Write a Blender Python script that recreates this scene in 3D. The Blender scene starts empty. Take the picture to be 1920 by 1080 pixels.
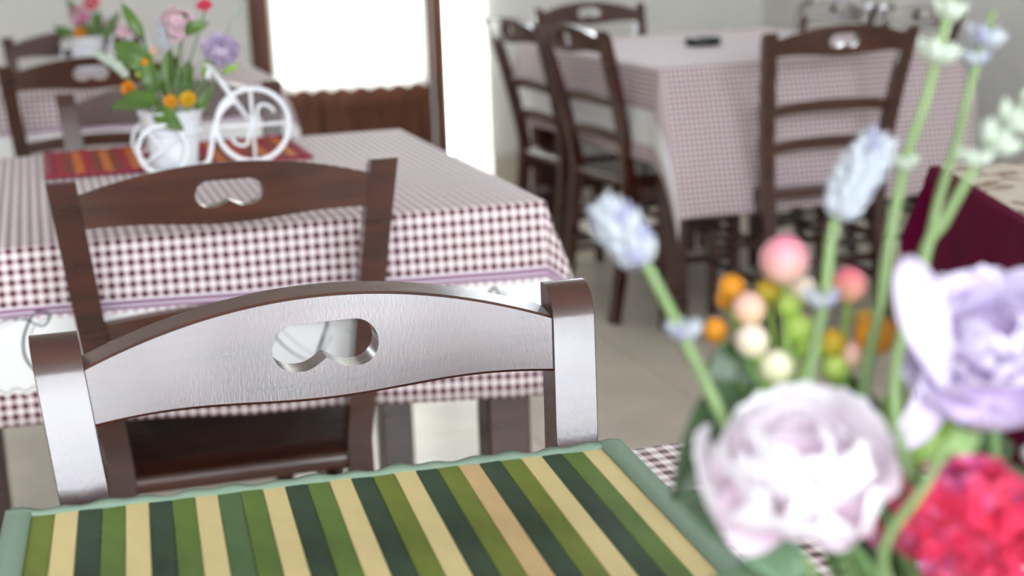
import bpy, math, random
import numpy as np
from mathutils import Vector, Matrix, Quaternion
random.seed(7)
sc = bpy.context.scene
C = sc.collection
PI = math.pi
# ------------------------------------------------------------------ camera
YAW, PITCH, ROLL, FPX, CAMH = .296, .23363, .035766, 2841.14, 1.1393
_s, _c, _sp, _cp = math.sin(YAW), math.cos(YAW), math.sin(PITCH), math.cos(PITCH)
FWD = Vector((_s*_cp, _c*_cp, -_sp)); UP0 = Vector((_s*_sp, _c*_sp, _cp)); RT0 = Vector((_c, -_s, 0))
RT = RT0*math.cos(ROLL) - UP0*math.sin(ROLL); UP = RT0*math.sin(ROLL) + UP0*math.cos(ROLL)
CAM = Vector((0, 0, CAMH))
cd = bpy.data.cameras.new('camera'); cam = bpy.data.objects.new('camera', cd); C.objects.link(cam)
cam.matrix_world = Matrix(((RT.x, UP.x, -FWD.x, 0), (RT.y, UP.y, -FWD.y, 0), (RT.z, UP.z, -FWD.z, CAMH), (0, 0, 0, 1)))
cd.sensor_width = 36; cd.lens = FPX*36/1920; cd.clip_start = .02
cd.dof.use_dof = True; cd.dof.focus_distance = 1.26; cd.dof.aperture_fstop = 5.1
sc.camera = cam
# ------------------------------------------------------------------ sky, exposure
wd = bpy.data.worlds.new('sky'); sc.world = wd; wd.use_nodes = True
bg = wd.node_tree.nodes['Background']; bg.inputs[0].default_value = (.86, .93, 1, 1); bg.inputs[1].default_value = 11
sc.view_settings.view_transform = 'Standard'; sc.view_settings.look = 'None'
sc.view_settings.gamma = 1; sc.view_settings.use_curve_mapping = False; sc.view_settings.exposure = 0.72
def portal(name, loc, rot, sx, sy):
    l = bpy.data.lights.new(name, 'AREA'); l.shape = 'RECTANGLE'; l.size = sx; l.size_y = sy
    l.cycles.is_portal = True
    o = bpy.data.objects.new(name, l); C.objects.link(o); o.location = loc; o.rotation_euler = rot
WIN = [(-2.3, -.75), (-.6, .95), (1.1, 2.65)]; WZ0, WZ1 = 1.32, 2.72
for a, b in WIN: portal('window_daylight', ((a+b)/2, -2.72, (WZ0+WZ1)/2), (PI/2, 0, 0), b-a, WZ1-WZ0)   # faces +y
BWIN = [(-2.2, -1.2), (2.1, 2.8)]; BZ0, BZ1 = 1.6, 2.4
for a, b in BWIN: portal('window_daylight', ((a+b)/2, 6.2, (BZ0+BZ1)/2), (-PI/2, 0, 0), b-a, BZ1-BZ0)
portal('door_daylight', (1.19, 6.2, 1.25), (-PI/2, 0, 0), .64, 1.5)
portal('sidelight_daylight', (1.66, 6.2, 1.1), (-PI/2, 0, 0), .2, 2.1)

def at(px, py, d): return CAM + (FWD + RT*((px-960)/FPX) - UP*((py-540)/FPX))*d
# ------------------------------------------------------------------ helpers
def mesh(name, V, F, mat=None, parent=None, smooth=True, uv=None):
    me = bpy.data.meshes.new(name); me.from_pydata([tuple(v) for v in V], [], F)
    if uv is not None:
        L = me.uv_layers.new(name='flat')
        for l in me.loops: L.data[l.index].uv = uv[l.vertex_index]
    if mat: me.materials.append(mat)
    if smooth: me.polygons.foreach_set('use_smooth', [True]*len(me.polygons))
    me.update()
    return link(name, me, parent)
def link(name, me, parent=None):
    o = bpy.data.objects.new(name, me); C.objects.link(o)
    if parent: o.parent = parent
    return o
def bevel(o, w=.003, seg=2, ang=35):
    m = o.modifiers.new('bevel', 'BEVEL'); m.width = w; m.segments = seg; m.limit_method = 'ANGLE'; m.angle_limit = math.radians(ang)
    m.harden_normals = True; return o
def tag(o, label, cat, group=None, kind=None):
    if label: o['label'] = label
    if cat: o['category'] = cat
    if group: o['group'] = group
    if kind: o['kind'] = kind
    return o
def thing(name, label, cat, loc=(0,0,0), rz=0, group=None, scale=1):
    o = bpy.data.objects.new(name, None); C.objects.link(o); o.location = loc; o.rotation_euler = (0, 0, rz); o.scale = (scale,)*3
    o.empty_display_size = .05
    return tag(o, label, cat, group)
def boxVF(x0, x1, y0, y1, z0, z1):
    V = [(x,y,z) for z in (z0,z1) for y in (y0,y1) for x in (x0,x1)]
    return V, [(0,2,3,1),(4,5,7,6),(0,1,5,4),(2,6,7,3),(0,4,6,2),(1,3,7,5)]
def box(name, x0, x1, y0, y1, z0, z1, mat, parent=None, bv=.003):
    V, F = boxVF(x0,x1,y0,y1,z0,z1); o = mesh(name, V, F, mat, parent, smooth=bv > 0)
    if bv: bevel(o, bv)
    return o
def tubeVF(pts, r, n=8, closed=False):
    P = [Vector(p) for p in pts]; N = len(P); V = []; F = []
    rr = r if hasattr(r, '__len__') else [r]*N
    prev = None
    for i in range(N):
        if closed: t = P[(i+1) % N] - P[i-1]
        else: t = P[min(i+1, N-1)] - P[max(i-1, 0)]
        t.normalize()
        if prev is None:
            a = Vector((0,0,1)) if abs(t.z) < .9 else Vector((1,0,0)); u = t.cross(a).normalized()
        else: u = (prev - t*prev.dot(t)).normalized()
        prev = u; w = t.cross(u)
        for k in range(n):
            an = 2*PI*k/n; V.append(P[i] + (u*math.cos(an) + w*math.sin(an))*rr[i])
    for i in range(N if closed else N-1):
        j = (i+1) % N
        for k in range(n):
            l = (k+1) % n; F.append((i*n+k, i*n+l, j*n+l, j*n+k))
    if not closed:
        F.append(tuple(range(n-1, -1, -1))); F.append(tuple((N-1)*n+k for k in range(n)))
    return V, F
def tube(name, pts, r, mat, parent=None, n=8, closed=False):
    V, F = tubeVF(pts, r, n, closed); return mesh(name, V, F, mat, parent)
def smoothpts(pts, k=6):
    P = [Vector(p) for p in pts]; out = []
    for i in range(len(P)-1):
        p0, p1, p2, p3 = P[max(i-1,0)], P[i], P[i+1], P[min(i+2, len(P)-1)]
        for j in range(k):
            t = j/k; out.append(.5*((2*p1) + (p2-p0)*t + (2*p0-5*p1+4*p2-p3)*t*t + (3*p1-p0-3*p2+p3)*t**3))
    out.append(P[-1]); return out
def merge(parts):
    V = []; F = []
    for v, f in parts:
        n = len(V); V += list(v); F += [tuple(i+n for i in q) for q in f]
    return V, F
def lathe(prof, n=24, lobes=0, amp=0):
    V = []; F = []
    for i, (r, z) in enumerate(prof):
        for k in range(n):
            a = 2*PI*k/n; q = r*(1 + amp*math.cos(lobes*a)); V.append((q*math.cos(a), q*math.sin(a), z))
    for i in range(len(prof)-1):
        for k in range(n):
            l = (k+1) % n; F.append((i*n+k, i*n+l, (i+1)*n+l, (i+1)*n+k))
    return V, F
# ------------------------------------------------------------------ materials
def nodes(name):
    m = bpy.data.materials.new(name); m.use_nodes = True; nt = m.node_tree
    return m, nt, nt.nodes['Principled BSDF']
def setp(b, **k):
    for n, v in k.items():
        n = n.replace('_', ' ')
        if n in b.inputs: b.inputs[n].default_value = v
def N(nt, t, **k):
    n = nt.nodes.new(t)
    for a, v in k.items(): setattr(n, a, v)
    return n
def M(nt, op, a, b=None, c=None):
    n = nt.nodes.new('ShaderNodeMath'); n.operation = op
    for i, v in enumerate((a, b, c)):
        if v is None: continue
        if isinstance(v, (int, float)): n.inputs[i].default_value = v
        else: nt.links.new(v, n.inputs[i])
    return n.outputs[0]
def ramp(nt, fac, stops):
    r = nt.nodes.new('ShaderNodeValToRGB'); e = r.color_ramp.elements
    while len(e) < len(stops): e.new(.5)
    for i, (p, c) in enumerate(stops): e[i].position = p; e[i].color = (*c, 1)
    nt.links.new(fac, r.inputs[0]); return r.outputs[0]
def mixc(nt, fac, a, b):
    n = nt.nodes.new('ShaderNodeMix'); n.data_type = 'RGBA'
    for s, v in ((n.inputs[0], fac), (n.inputs[6], a), (n.inputs[7], b)):
        if isinstance(v, tuple): s.default_value = (*v, 1)
        elif isinstance(v, (int, float)): s.default_value = v
        else: nt.links.new(v, s)
    return n.outputs[2]
def noise(nt, scale, coord='Object', stretch=(1,1,1), detail=3):
    tc = nt.nodes.new('ShaderNodeTexCoord'); mp = nt.nodes.new('ShaderNodeMapping'); mp.inputs['Scale'].default_value = stretch
    nt.links.new(tc.outputs[coord], mp.inputs[0]); n = nt.nodes.new('ShaderNodeTexNoise'); n.inputs['Scale'].default_value = scale; n.inputs['Detail'].default_value = detail
    nt.links.new(mp.outputs[0], n.inputs['Vector']); return n.outputs['Fac']
def bump(nt, b, h, strength=.2, dist=.001):
    n = nt.nodes.new('ShaderNodeBump'); n.inputs['Strength'].default_value = strength; n.inputs['Distance'].default_value = dist
    nt.links.new(h, n.inputs['Height']); nt.links.new(n.outputs[0], b.inputs['Normal'])
def flat(name, col, rough=.5, var=.12, scale=30, **k):
    m, nt, b = nodes(name); setp(b, Roughness=rough, **k)
    f = noise(nt, scale); lo = tuple(c*(1-var) for c in col); hi = tuple(min(1, c*(1+var)) for c in col)
    nt.links.new(ramp(nt, f, [(.3, lo), (.7, hi)]), b.inputs['Base Color']); return m
def wood(name, lo, hi, rough=.3, stretch=(3, 3, 40), coat=.4):
    m, nt, b = nodes(name); setp(b, Roughness=.45, Coat_Weight=coat, Coat_Roughness=.2, Specular_IOR_Level=.12, Coat_IOR=1.5+.22*(coat > .5))
    f = noise(nt, 4, stretch=stretch, detail=5)
    nt.links.new(ramp(nt, f, [(.3, lo), (.7, hi)]), b.inputs['Base Color'])
    g = noise(nt, 9, stretch=(70, 70, 5), detail=4)
    nt.links.new(M(nt, 'ADD', .16, M(nt, 'MULTIPLY', noise(nt, 14), .10)), b.inputs['Coat Roughness'])
    bump(nt, b, g, .12, .0006); nt.links.new(b.inputs['Normal'].links[0].from_socket, b.inputs['Coat Normal']); return m
MW = wood('dark_walnut_wood', (.028, .0052, .0026), (.066, .0135, .0055), .30, (2, 2, 14), .95)
MWR = wood('dark_walnut_wood_crosswise', (.032, .0062, .003), (.076, .0165, .0065), .30, (1.2, 10, 14), .95)
MDOOR = wood('door_wood', (.075, .028, .016), (.16, .062, .034), .4, (8, 8, .8), .2)
MWALL = flat('plaster_wall', (.66, .64, .60), .8, .04, 3)
MCEIL = flat('white_ceiling', (.75, .74, .72), .9, .02, 3)
MTILE = flat('beige_stone_tile', (.80, .72, .61), .24, .07, 5)
MGROUT = flat('tile_grout', (.45, .40, .34), .8)
MBASE = flat('beige_skirting_tile', (.52, .47, .40), .35, .08, 6)
MWHITE = flat('white_enamel', (.82, .83, .86), .28, .02, 10)
MFRAME = wood('window_frame_wood', (.07, .03, .018), (.13, .055, .03), .4, (8, 8, 1), .2)
def glassmat():
    m, nt, b = nodes('clear_window_glass'); out = nt.nodes['Material Output']; nt.nodes.remove(b)
    t = N(nt, 'ShaderNodeBsdfTransparent'); g = N(nt, 'ShaderNodeBsdfGlossy'); g.inputs['Roughness'].default_value = .02
    fr = N(nt, 'ShaderNodeFresnel'); fr.inputs[0].default_value = 1.25; mx = N(nt, 'ShaderNodeMixShader')
    nt.links.new(fr.outputs[0], mx.inputs[0]); nt.links.new(t.outputs[0], mx.inputs[1]); nt.links.new(g.outputs[0], mx.inputs[2]); nt.links.new(mx.outputs[0], out.inputs[0]); return m
MGLASS = glassmat()
def sheer(name, col, trans):
    m, nt, b = nodes(name); out = nt.nodes['Material Output']; nt.nodes.remove(b)
    d = N(nt, 'ShaderNodeBsdfDiffuse'); t = N(nt, 'ShaderNodeBsdfTranslucent'); mx = N(nt, 'ShaderNodeMixShader'); mx.inputs[0].default_value = trans
    f = noise(nt, 400, stretch=(1, 1, 1)); c = ramp(nt, f, [(.3, tuple(x*.94 for x in col)), (.7, col)])
    nt.links.new(c, d.inputs[0]); nt.links.new(c, t.inputs[0])
    nt.links.new(d.outputs[0], mx.inputs[1]); nt.links.new(t.outputs[0], mx.inputs[2]); nt.links.new(mx.outputs[0], out.inputs[0]); return m
MSHEER = sheer('sheer_white_curtain', (.95, .94, .89), .6)
def petalmat(name, base, tip, rough=.55, trans=.25):
    m, nt, b = nodes(name); setp(b, Roughness=rough, Specular_IOR_Level=.3, Subsurface_Weight=0.0)
    tc = N(nt, 'ShaderNodeUVMap'); sp = N(nt, 'ShaderNodeSeparateXYZ'); nt.links.new(tc.outputs[0], sp.inputs[0])
    f = M(nt, 'ADD', sp.outputs[1], M(nt, 'MULTIPLY', M(nt, 'SUBTRACT', noise(nt, 60), .5), .5))
    c = ramp(nt, f, [(.05, base), (.5, tuple((x+y)/2 for x, y in zip(base, tip))), (.95, tip)])
    nt.links.new(c, b.inputs['Base Color'])
    out = nt.nodes['Material Output']; t = N(nt, 'ShaderNodeBsdfTranslucent'); mx = N(nt, 'ShaderNodeMixShader'); mx.inputs[0].default_value = trans
    nt.links.new(c, t.inputs[0]); nt.links.new(b.outputs[0], mx.inputs[1]); nt.links.new(t.outputs[0], mx.inputs[2]); nt.links.new(mx.outputs[0], out.inputs[0]); return m
def clothmat(name, HU, HV, p=.014, bandu=True, bandv=True, border=.048, band=.097):
    """gingham print laid out on the flat cloth: u, v in metres from the cloth's centre"""
    m, nt, b = nodes(name); setp(b, Roughness=.6, Specular_IOR_Level=.35, Sheen_Weight=.1)
    uv = N(nt, 'ShaderNodeUVMap'); sp = N(nt, 'ShaderNodeSeparateXYZ'); nt.links.new(uv.outputs[0], sp.inputs[0]); u, v = sp.outputs[0], sp.outputs[1]
    su = M(nt, 'LESS_THAN', M(nt, 'FRACT', M(nt, 'ADD', M(nt, 'DIVIDE', u, p), 100.)), .5)
    sv = M(nt, 'LESS_THAN', M(nt, 'FRACT', M(nt, 'ADD', M(nt, 'DIVIDE', v, p), 100.)), .5)
    g = M(nt, 'MULTIPLY', M(nt, 'ADD', su, sv), .5)
    white = (.81, .765, .755); mid = (.53, .38, .40); dark = (.075, .016, .024)
    gc = ramp(nt, g, [(0, white), (.5, mid), (1, dark)]); nt.nodes[-1].color_ramp.interpolation = 'CONSTANT'
    e = nt.nodes[-1].color_ramp.elements; e[1].position = .25; e[2].position = .75
    hx = M(nt, 'SUBTRACT', HU, M(nt, 'ABSOLUTE', u)) if bandu else None
    hy = M(nt, 'SUBTRACT', HV, M(nt, 'ABSOLUTE', v)) if bandv else None
    if hx is not None and hy is not None:
        hem = M(nt, 'MINIMUM', hx, hy); isx = M(nt, 'LESS_THAN', hx, hy)
        al = M(nt, 'ADD', M(nt, 'MULTIPLY', isx, v), M(nt, 'MULTIPLY', M(nt, 'SUBTRACT', 1., isx), u))
    elif hx is not None: hem, al = hx, v
    elif hy is not None: hem, al = hy, u
    else: hem = None
    col = gc
    if hem is not None:
        sc1 = M(nt, 'MULTIPLY', M(nt, 'ABSOLUTE', M(nt, 'SINE', M(nt, 'MULTIPLY', al, PI/.024))), .006)
        h2 = M(nt, 'SUBTRACT', hem, sc1)
        inb = M(nt, 'MULTIPLY', M(nt, 'GREATER_THAN', h2, border-.006), M(nt, 'LESS_THAN', hem, border+band))
        wt = (.80, .79, .78)
        col = mixc(nt, inb, gc, wt)
        thin = M(nt, 'LESS_THAN', M(nt, 'ABSOLUTE', M(nt, 'SUBTRACT', h2, border-.001)), .0008)
        col = mixc(nt, thin, col, (.22, .18, .2))
        l1 = M(nt, 'LESS_THAN', M(nt, 'ABSOLUTE', M(nt, 'SUBTRACT', hem, border+band+.013)), .0022)
        l2 = M(nt, 'LESS_THAN', M(nt, 'ABSOLUTE', M(nt, 'SUBTRACT', hem, border+band+.0065)), .0018)
        l0 = M(nt, 'MULTIPLY', M(nt, 'GREATER_THAN', hem, border+band+.004), M(nt, 'LESS_THAN', hem, border+band+.018))
        col = mixc(nt, l0, col, (.70, .63, .69)); col = mixc(nt, M(nt, 'MAXIMUM', l1, l2), col, (.22, .07, .17))
    nt.links.new(col, b.inputs['Base Color'])
    wv = noise(nt, 900, coord='UV'); bump(nt, b, wv, .15, .0005); return m
# ------------------------------------------------------------------ room
X0, X1, Y0, Y1, ZC = -2.6, 3.0, -2.6, 6.0, 2.8
T = .16
def struct(o): o['kind'] = 'structure'; return o
def rootstruct(name):
    o = bpy.data.objects.new(name, None); C.objects.link(o); o['kind'] = 'structure'; return o
fl = struct(box('floor', X0, X1, Y0, Y1, -.06, -.003, MGROUT, bv=0))
tw = .45; tm = None; ny = int((Y1-Y0)/tw)+1; nx = int((X1-X0)/tw)+1
V, F = boxVF(.0015, tw-.0015, .0015, tw-.0015, -.004, 0)
me = bpy.data.meshes.new('tile'); me.from_pydata(V, [], F); me.materials.append(MTILE)
for i in range(nx):
    for j in range(ny):
        x, y = X0+i*tw, Y0+j*tw
        sx, sy = min(1, (X1-x)/tw), min(1, (Y1-y)/tw)
        if sx < .05 or sy < .05: continue
        o = link('tile', me, fl); o.location = (x, y, 0); o.scale = (sx, sy, 1)
struct(box('ceiling', X0-T, X1+T, Y0-T, Y1+T, ZC, ZC+.1, MCEIL, bv=0))
struct(box('wall_left', X0-T, X0, Y0-T, Y1+T, 0, ZC, MWALL, bv=0))
struct(box('wall_right', X1, X1+T, Y0-T, Y1+T, 0, ZC, MWALL, bv=0))
def wall_openings(name, y0, y1, ops):
    parts = []; xs = X0
    for a, b, z0, z1 in ops:
        parts.append(boxVF(xs, a, y0, y1, 0, ZC))
        if z0 > 0: parts.append(boxVF(a, b, y0, y1, 0, z0))
        parts.append(boxVF(a, b, y0, y1, z1, ZC)); xs = b
    parts.append(boxVF(xs, X1, y0, y1, 0, ZC)); V, F = merge(parts)
    return struct(mesh(name, V, F, MWALL, smooth=False))
wall_openings('wall_front', Y0-T, Y0, [(a, b, WZ0, WZ1) for a, b in WIN])
DX0, DX1, SX0, SX1 = .80, 1.575, 1.585, 1.76
wall_openings('wall_back', Y1, Y1+T, [(*BWIN[0], BZ0, BZ1), (DX0, DX1, 0, 2.12), (SX0, SX1, .06, 2.3), (*BWIN[1], BZ0, BZ1)])
def make_window(i, a, b, WZ0, WZ1, yo):
    r = rootstruct('window_%d' % (i+1)); fw = .05; Y0 = yo
    for q in ((a, a+fw, WZ0, WZ1), (b-fw, b, WZ0, WZ1), ((a+b)/2-.02, (a+b)/2+.02, WZ0, WZ1)):
        box('frame_stile', q[0], q[1], Y0-.11, Y0-.05, q[2], q[3], MFRAME, r)
    for z in (WZ0, WZ1-fw): box('frame_rail', a, b, Y0-.11, Y0-.05, z, z+fw, MFRAME, r)
    for u, w in ((a+fw, (a+b)/2-.02), ((a+b)/2+.02, b-fw)): box('pane', u, w, Y0-.083, Y0-.078, WZ0+fw, WZ1-fw, MGLASS, r, 0)
    ys = (Y0-.05, Y0+.10) if Y0 < 0 else (Y0-.20, Y0-.11)
    box('window_sill', a-(.04 if Y0 < 0 else 0), b+(.04 if Y0 < 0 else 0), ys[0], ys[1], WZ0-(.03 if Y0 < 0 else 0), WZ0+(-.002 if Y0 < 0 else .02), MFRAME, r)
for i, (a, b) in enumerate(WIN): make_window(i, a, b, WZ0, WZ1, -2.6)
for i, (a, b) in enumerate(BWIN): make_window(i+4, a, b, BZ0, BZ1, 6.16)
struct(box('baseboard_back', SX1+.0, X1, Y1-.014, Y1, 0, .22, MBASE, bv=.002)); struct(box('baseboard_back', X0, DX0-.06, Y1-.014, Y1, 0, .22, MBASE, bv=.002))
struct(box('baseboard_right', X1-.014, X1, Y0, Y1-.014, 0, .22, MBASE, bv=.002)); struct(box('baseboard_left', X0, X0+.014, Y0, Y1-.014, 0, .22, MBASE, bv=.002))
# door with a curtained glass light
dr = rootstruct('door_1')
DY0, DY1 = Y1+.01, Y1+.055
for a, b in ((DX0, DX0+.045), (DX1-.045, DX1)): box('door_frame', a, b, Y1-.02, Y1+.12, 0, 2.12, MDOOR, dr)
box('door_frame', DX0, DX1, Y1-.02, Y1+.12, 2.075, 2.12, MDOOR, dr)
LX0, LX1 = DX0+.05, DX1-.05
for a, b in ((LX0, LX0+.05), (LX1-.05, LX1)): box('stile', a, b, DY0, DY1, .014, 2.07, MDOOR, dr)
for z0, z1 in ((.014, .10), (.46, .54), (1.97, 2.07)): box('rail', LX0+.05, LX1-.05, DY0, DY1, z0, z1, MDOOR, dr)
npl = 5
box('threshold', DX0+.045, DX1-.045, Y1-.02, Y1+.14, 0, .012, MDOOR, dr, .002)
for k in range(npl):
    w = (LX1-LX0-.10)/npl; x = LX0+.05+k*w; box('plank', x+.0003, x+w-.0003, DY0+.010, DY1-.010, .10, .46, MDOOR, dr, .001)
box('pane', LX0+.05, LX1-.05, DY0+.02, DY0+.025, .54, 1.97, MGLASS, dr, 0)
box('door_handle', LX1-.035, LX1-.015, DY0-.04, DY0-.002, 1.02, 1.04, flat('brass', (.6, .45, .2), .25, .05, 20, Metallic=1.0), dr)
w3 = rootstruct('window_4')
for a, b in ((SX0, SX0+.018), (SX1-.018, SX1)): box('frame_stile', a, b, Y1+.06, Y1+.11, .06, 2.3, MWHITE, w3)
for z in (.06, 2.28): box('frame_rail', SX0, SX1, Y1+.06, Y1+.11, z, z+.02, MWHITE, w3)
box('pane', SX0+.018, SX1-.018, Y1+.083, Y1+.087, .08, 2.28, MGLASS, w3, 0)
def curtain(name, label, x0, x1, y, z0, z1, folds, amp, gather=0, lace=0):
    nxx, nz = folds*10, 30; V = []; F = []; cx = (x0+x1)/2
    for j in range(nz+1):
        t = j/nz; z = z1 + (z0-z1)*t; g = 1 - gather*t
        for i in range(nxx+1):
            s = i/nxx; zz = z
            if lace and j == nz: zz += lace*abs(math.sin(s*PI*folds*.9))
            V.append((x0+(x1-x0)*s*g, y + amp*math.sin(s*2*PI*folds + .6*math.sin(3*t)), zz))
    n = nxx+1
    for j in range(nz):
        for i in range(nxx): F.append((j*n+i, j*n+i+1, (j+1)*n+i+1, (j+1)*n+i))
    o = mesh(name, V, F, MSHEER); so = o.modifiers.new('thick', 'SOLIDIFY'); so.thickness = .0012
    rod = None
    return o
t = thing('door_curtain', 'white backlit curtain over the glass of the brown wooden door', 'curtain', (1.19, Y1, 0))
o = curtain('curtain_panel', '', LX0+.025-1.19, LX1-.025-1.19, -.018, .525, 1.97, 9, .009, 0, .02); o.parent = t
o = tube('curtain_rod', [(LX0+.02-1.19, -.018, 1.975), (LX1-.02-1.19, -.018, 1.975)], .006, MWHITE, t)
t = thing('window_curtain', 'tall white curtain hanging beside the brown wooden door', 'curtain', (SX0, Y1, 0))
o = curtain('curtain_panel', '', -.004, .20, -.05, .05, 2.32, 4, .012, .30); o.parent = t
tube('curtain_rod', [(-.004, -.05, 2.325), (.22, -.05, 2.325)], .008, MWHITE, t)
# ------------------------------------------------------------------ chairs
ZT = .853
def yb(z):
    if z > .44: return .175 + .095*((z-.44)/(ZT-.44))**1.3
    return .175 + .055*((.44-z)/.44)**1.4
def xb(z): return .165 if z < .44 else .165 + .0385*((z-.44)/(ZT-.44))
def post_mesh(s):
    hx, hy, r = .018, .0155, .024; V = []
    zs = [0, .1, .2, .3, .38, .44, .50, .56, .62, .68, .74, .79, ZT-r]
    rings = [(z, yb(z)-hy*(1 if z > .05 else .85), yb(z)+hy*(1 if z > .05 else .85), xb(z)) for z in zs]
    for k in range(1, 7):
        ph = k*PI/12; z = ZT-r + r*math.sin(ph); rings.append((z, yb(z)-hy + r*(1-math.cos(ph))*.98, yb(z)+hy - (.004 if k == 6 else 0), xb(z)))
    F = []
    for z, a, b, x in rings: V += [(s*x-hx, a, z), (s*x+hx, a, z), (s*x+hx, b, z), (s*x-hx, b, z)]
    for i in range(len(rings)-1):
        for k in range(4):
            l = (k+1) % 4; F.append((i*4+k, i*4+l, i*4+4+l, i*4+4+k))
    F += [(3, 2, 1, 0), tuple(len(V)-4+k for k in range(4))]
    return V, F
def yr(z): return yb(.79) + (yb(ZT)-yb(.79))*(z-.79)/(ZT-.79)
def rail_mesh(top, bot, half, th, bow, hole=None, n=48):
    xs = [(-1+2*i/n) for i in range(n+1)]
    if hole:
        a = hole['a']/half; xs = [x for x in xs if abs(x) > a+.01] + [a*math.sin(PI/2*(-1+2*i/36)) for i in range(37)]; xs.sort()
    V = []; F = []; cols = []
    for s in xs:
        x = s*half; zt, zb = top(s), bot(s)
        if hole and abs(x) < hole['a']-1e-6: h0, h1 = hole['f'](x)
        else: h0 = h1 = (zt+zb)/2 if not hole else hole['zc']
        cols.append((x, zb, h0, h1, zt))
    idx = {}
    def vert(i, lev, side):
        x, zb, h0, h1, zt = cols[i]; z = (zb, h0, h1, zt)[lev]
        if lev == 2 and h1 == h0: lev = 1
        k = (i, lev, side)
        if k not in idx:
            s = x/half
            if hole and lev == 3 and side < 0: z -= .003 + (.0018 if side == -1 else 0)
            if hole and lev == 0 and side == -1: z += .0022
            idx[k] = len(V); V.append((x, (yr(z) if hole else yb(z)) + bow*(1-s*s) + side*th/2, z))
        return idx[k]
    m = len(cols)
    for i in range(m-1):
        for lo, hi in ((0, 1), (2, 3)):
            F.append((vert(i,lo,-1), vert(i+1,lo,-1), vert(i+1,hi,-1), vert(i,hi,-1)))
            F.append((vert(i,lo,1), vert(i,hi,1), vert(i+1,hi,1), vert(i+1,lo,1)))
        e = -.85 if hole else -1
        F.append((vert(i,3,e), vert(i+1,3,e), vert(i+1,3,1), vert(i,3,1)))
        F.append((vert(i,0,1), vert(i+1,0,1), vert(i+1,0,e), vert(i,0,e)))
        if hole:
            F.append((vert(i,3,-1), vert(i+1,3,-1), vert(i+1,3,e), vert(i,3,e)))
            F.append((vert(i,0,e), vert(i+1,0,e), vert(i+1,0,-1), vert(i,0,-1)))
        if hole and (cols[i][2] != cols[i][3] or cols[i+1][2] != cols[i+1][3]):
            def q(*ids):
                u = []
                for k in ids:
                    if k not in u: u.append(k)
                if len(u) > 2: F.append(tuple(u))
            q(vert(i,1,-1), vert(i+1,1,-1), vert(i+1,1,1), vert(i,1,1))
            q(vert(i,2,1), vert(i+1,2,1), vert(i+1,2,-1), vert(i,2,-1))
    for i, fl_ in ((0, 0), (m-1, 1)):
        for lo, hi in ((0, 1), (2, 3)):
            f = (vert(i,lo,-1), vert(i,hi,-1), vert(i,hi,1), vert(i,lo,1)); F.append(f if not fl_ else f[::-1])
    return V, F
def hole_f(x, a=.0425, r=.0178, zc=.8245):
    ax = abs(x)
    h = r if ax < a-r else math.sqrt(max(0, r*r-(ax-(a-r))**2))
    cusp = .0085*max(0, 1-ax/.017)**1.4
    return zc-h+cusp, zc+h
def build_chair_parts(t):
    bevel(mesh('back_post', *post_mesh(-1), MW, t), .0045, 3); bevel(mesh('back_post', *post_mesh(1), MW, t), .0045, 3)
    V, F = rail_mesh(lambda s: .833+.033*(1-s*s), lambda s: .7868-.0033*math.cos(PI*s/.7), .187, .026, .016, {'a': .0425, 'zc': .8245, 'f': hole_f})
    o = mesh('top_rail', V, F, MWR, t); o.data.set_sharp_from_angle(angle=math.radians(19))
    for zc in (.640, .538):
        V, F = rail_mesh(lambda s: zc+.013+.017*(1-s*s), lambda s: zc-.016+.013*(1-s*s), xb(zc)-.005, .014, .014, n=20)
        bevel(mesh('back_slat', V, F, MWR, t), .003, 2, 40)
    # seat: rounded trapezoid with a bullnose rim
    out = []
    def corner(cx, cy, r, a0, a1):
        for k in range(7):
            a = a0+(a1-a0)*k/6; out.append((cx+r*math.cos(a), cy+r*math.sin(a)))
    corner(.185, -.18, .035, -PI/2, 0); corner(.150, .165, .02, 0, PI/2); corner(-.150, .165, .02, PI/2, PI); corner(-.185, -.18, .035, PI, 1.5*PI)
    n = len(out); V = []; F = []; prof = [(.93, .396), (.985, .399), (1, .410), (.985, .421), (.93, .424), (.6, .420)]
    for s, z in prof: V += [(x*s, y*s, z) for x, y in out]
    for i in range(len(prof)-1):
        for k in range(n): F.append((i*n+k, i*n+(k+1) % n, (i+1)*n+(k+1) % n, (i+1)*n+k))
    F += [tuple(range(n-1, -1, -1)), tuple((len(prof)-1)*n+k for k in range(n))]
    mesh('seat', V, F, MWR, t)
    for s in (-1, 1):
        V = []; 
        for z, h in ((0, .013), (.25, .016), (.398, .018)): V += [(s*.178-h, -.172-h, z), (s*.178+h, -.172-h, z), (s*.178+h, -.172+h, z), (s*.178-h, -.172+h, z)]
        F = [(3,2,1,0), (8,9,10,11)] + [(i*4+k, i*4+(k+1) % 4, i*4+4+(k+1) % 4, i*4+4+k) for i in range(2) for k in range(4)]
        bevel(mesh('front_leg', V, F, MW, t), .003)
        for z in (.16, .27): tube('side_stretcher', [(s*.177, -.165, z), (s*.166, yb(z), z)], .010, MW, t, 10)
        V, F = boxVF(s*.172-.009, s*.172+.009, -.16, .165, .35, .398); bevel(mesh('seat_apron', V, F, MW, t), .002)
    for z in (.20, .31): tube('front_stretcher', [(-.17, -.172, z), (.17, -.172, z)], .010, MW, t, 10)
    tube('rear_stretcher', [(-.16, yb(.22), .22), (.16, yb(.22), .22)], .010, MW, t, 10)
    for y in (-.172,):
        V, F = boxVF(-.165, .165, y-.009, y+.009, .35, .398); bevel(mesh('seat_apron', V, F, MW, t), .002)
chair0 = None
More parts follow.
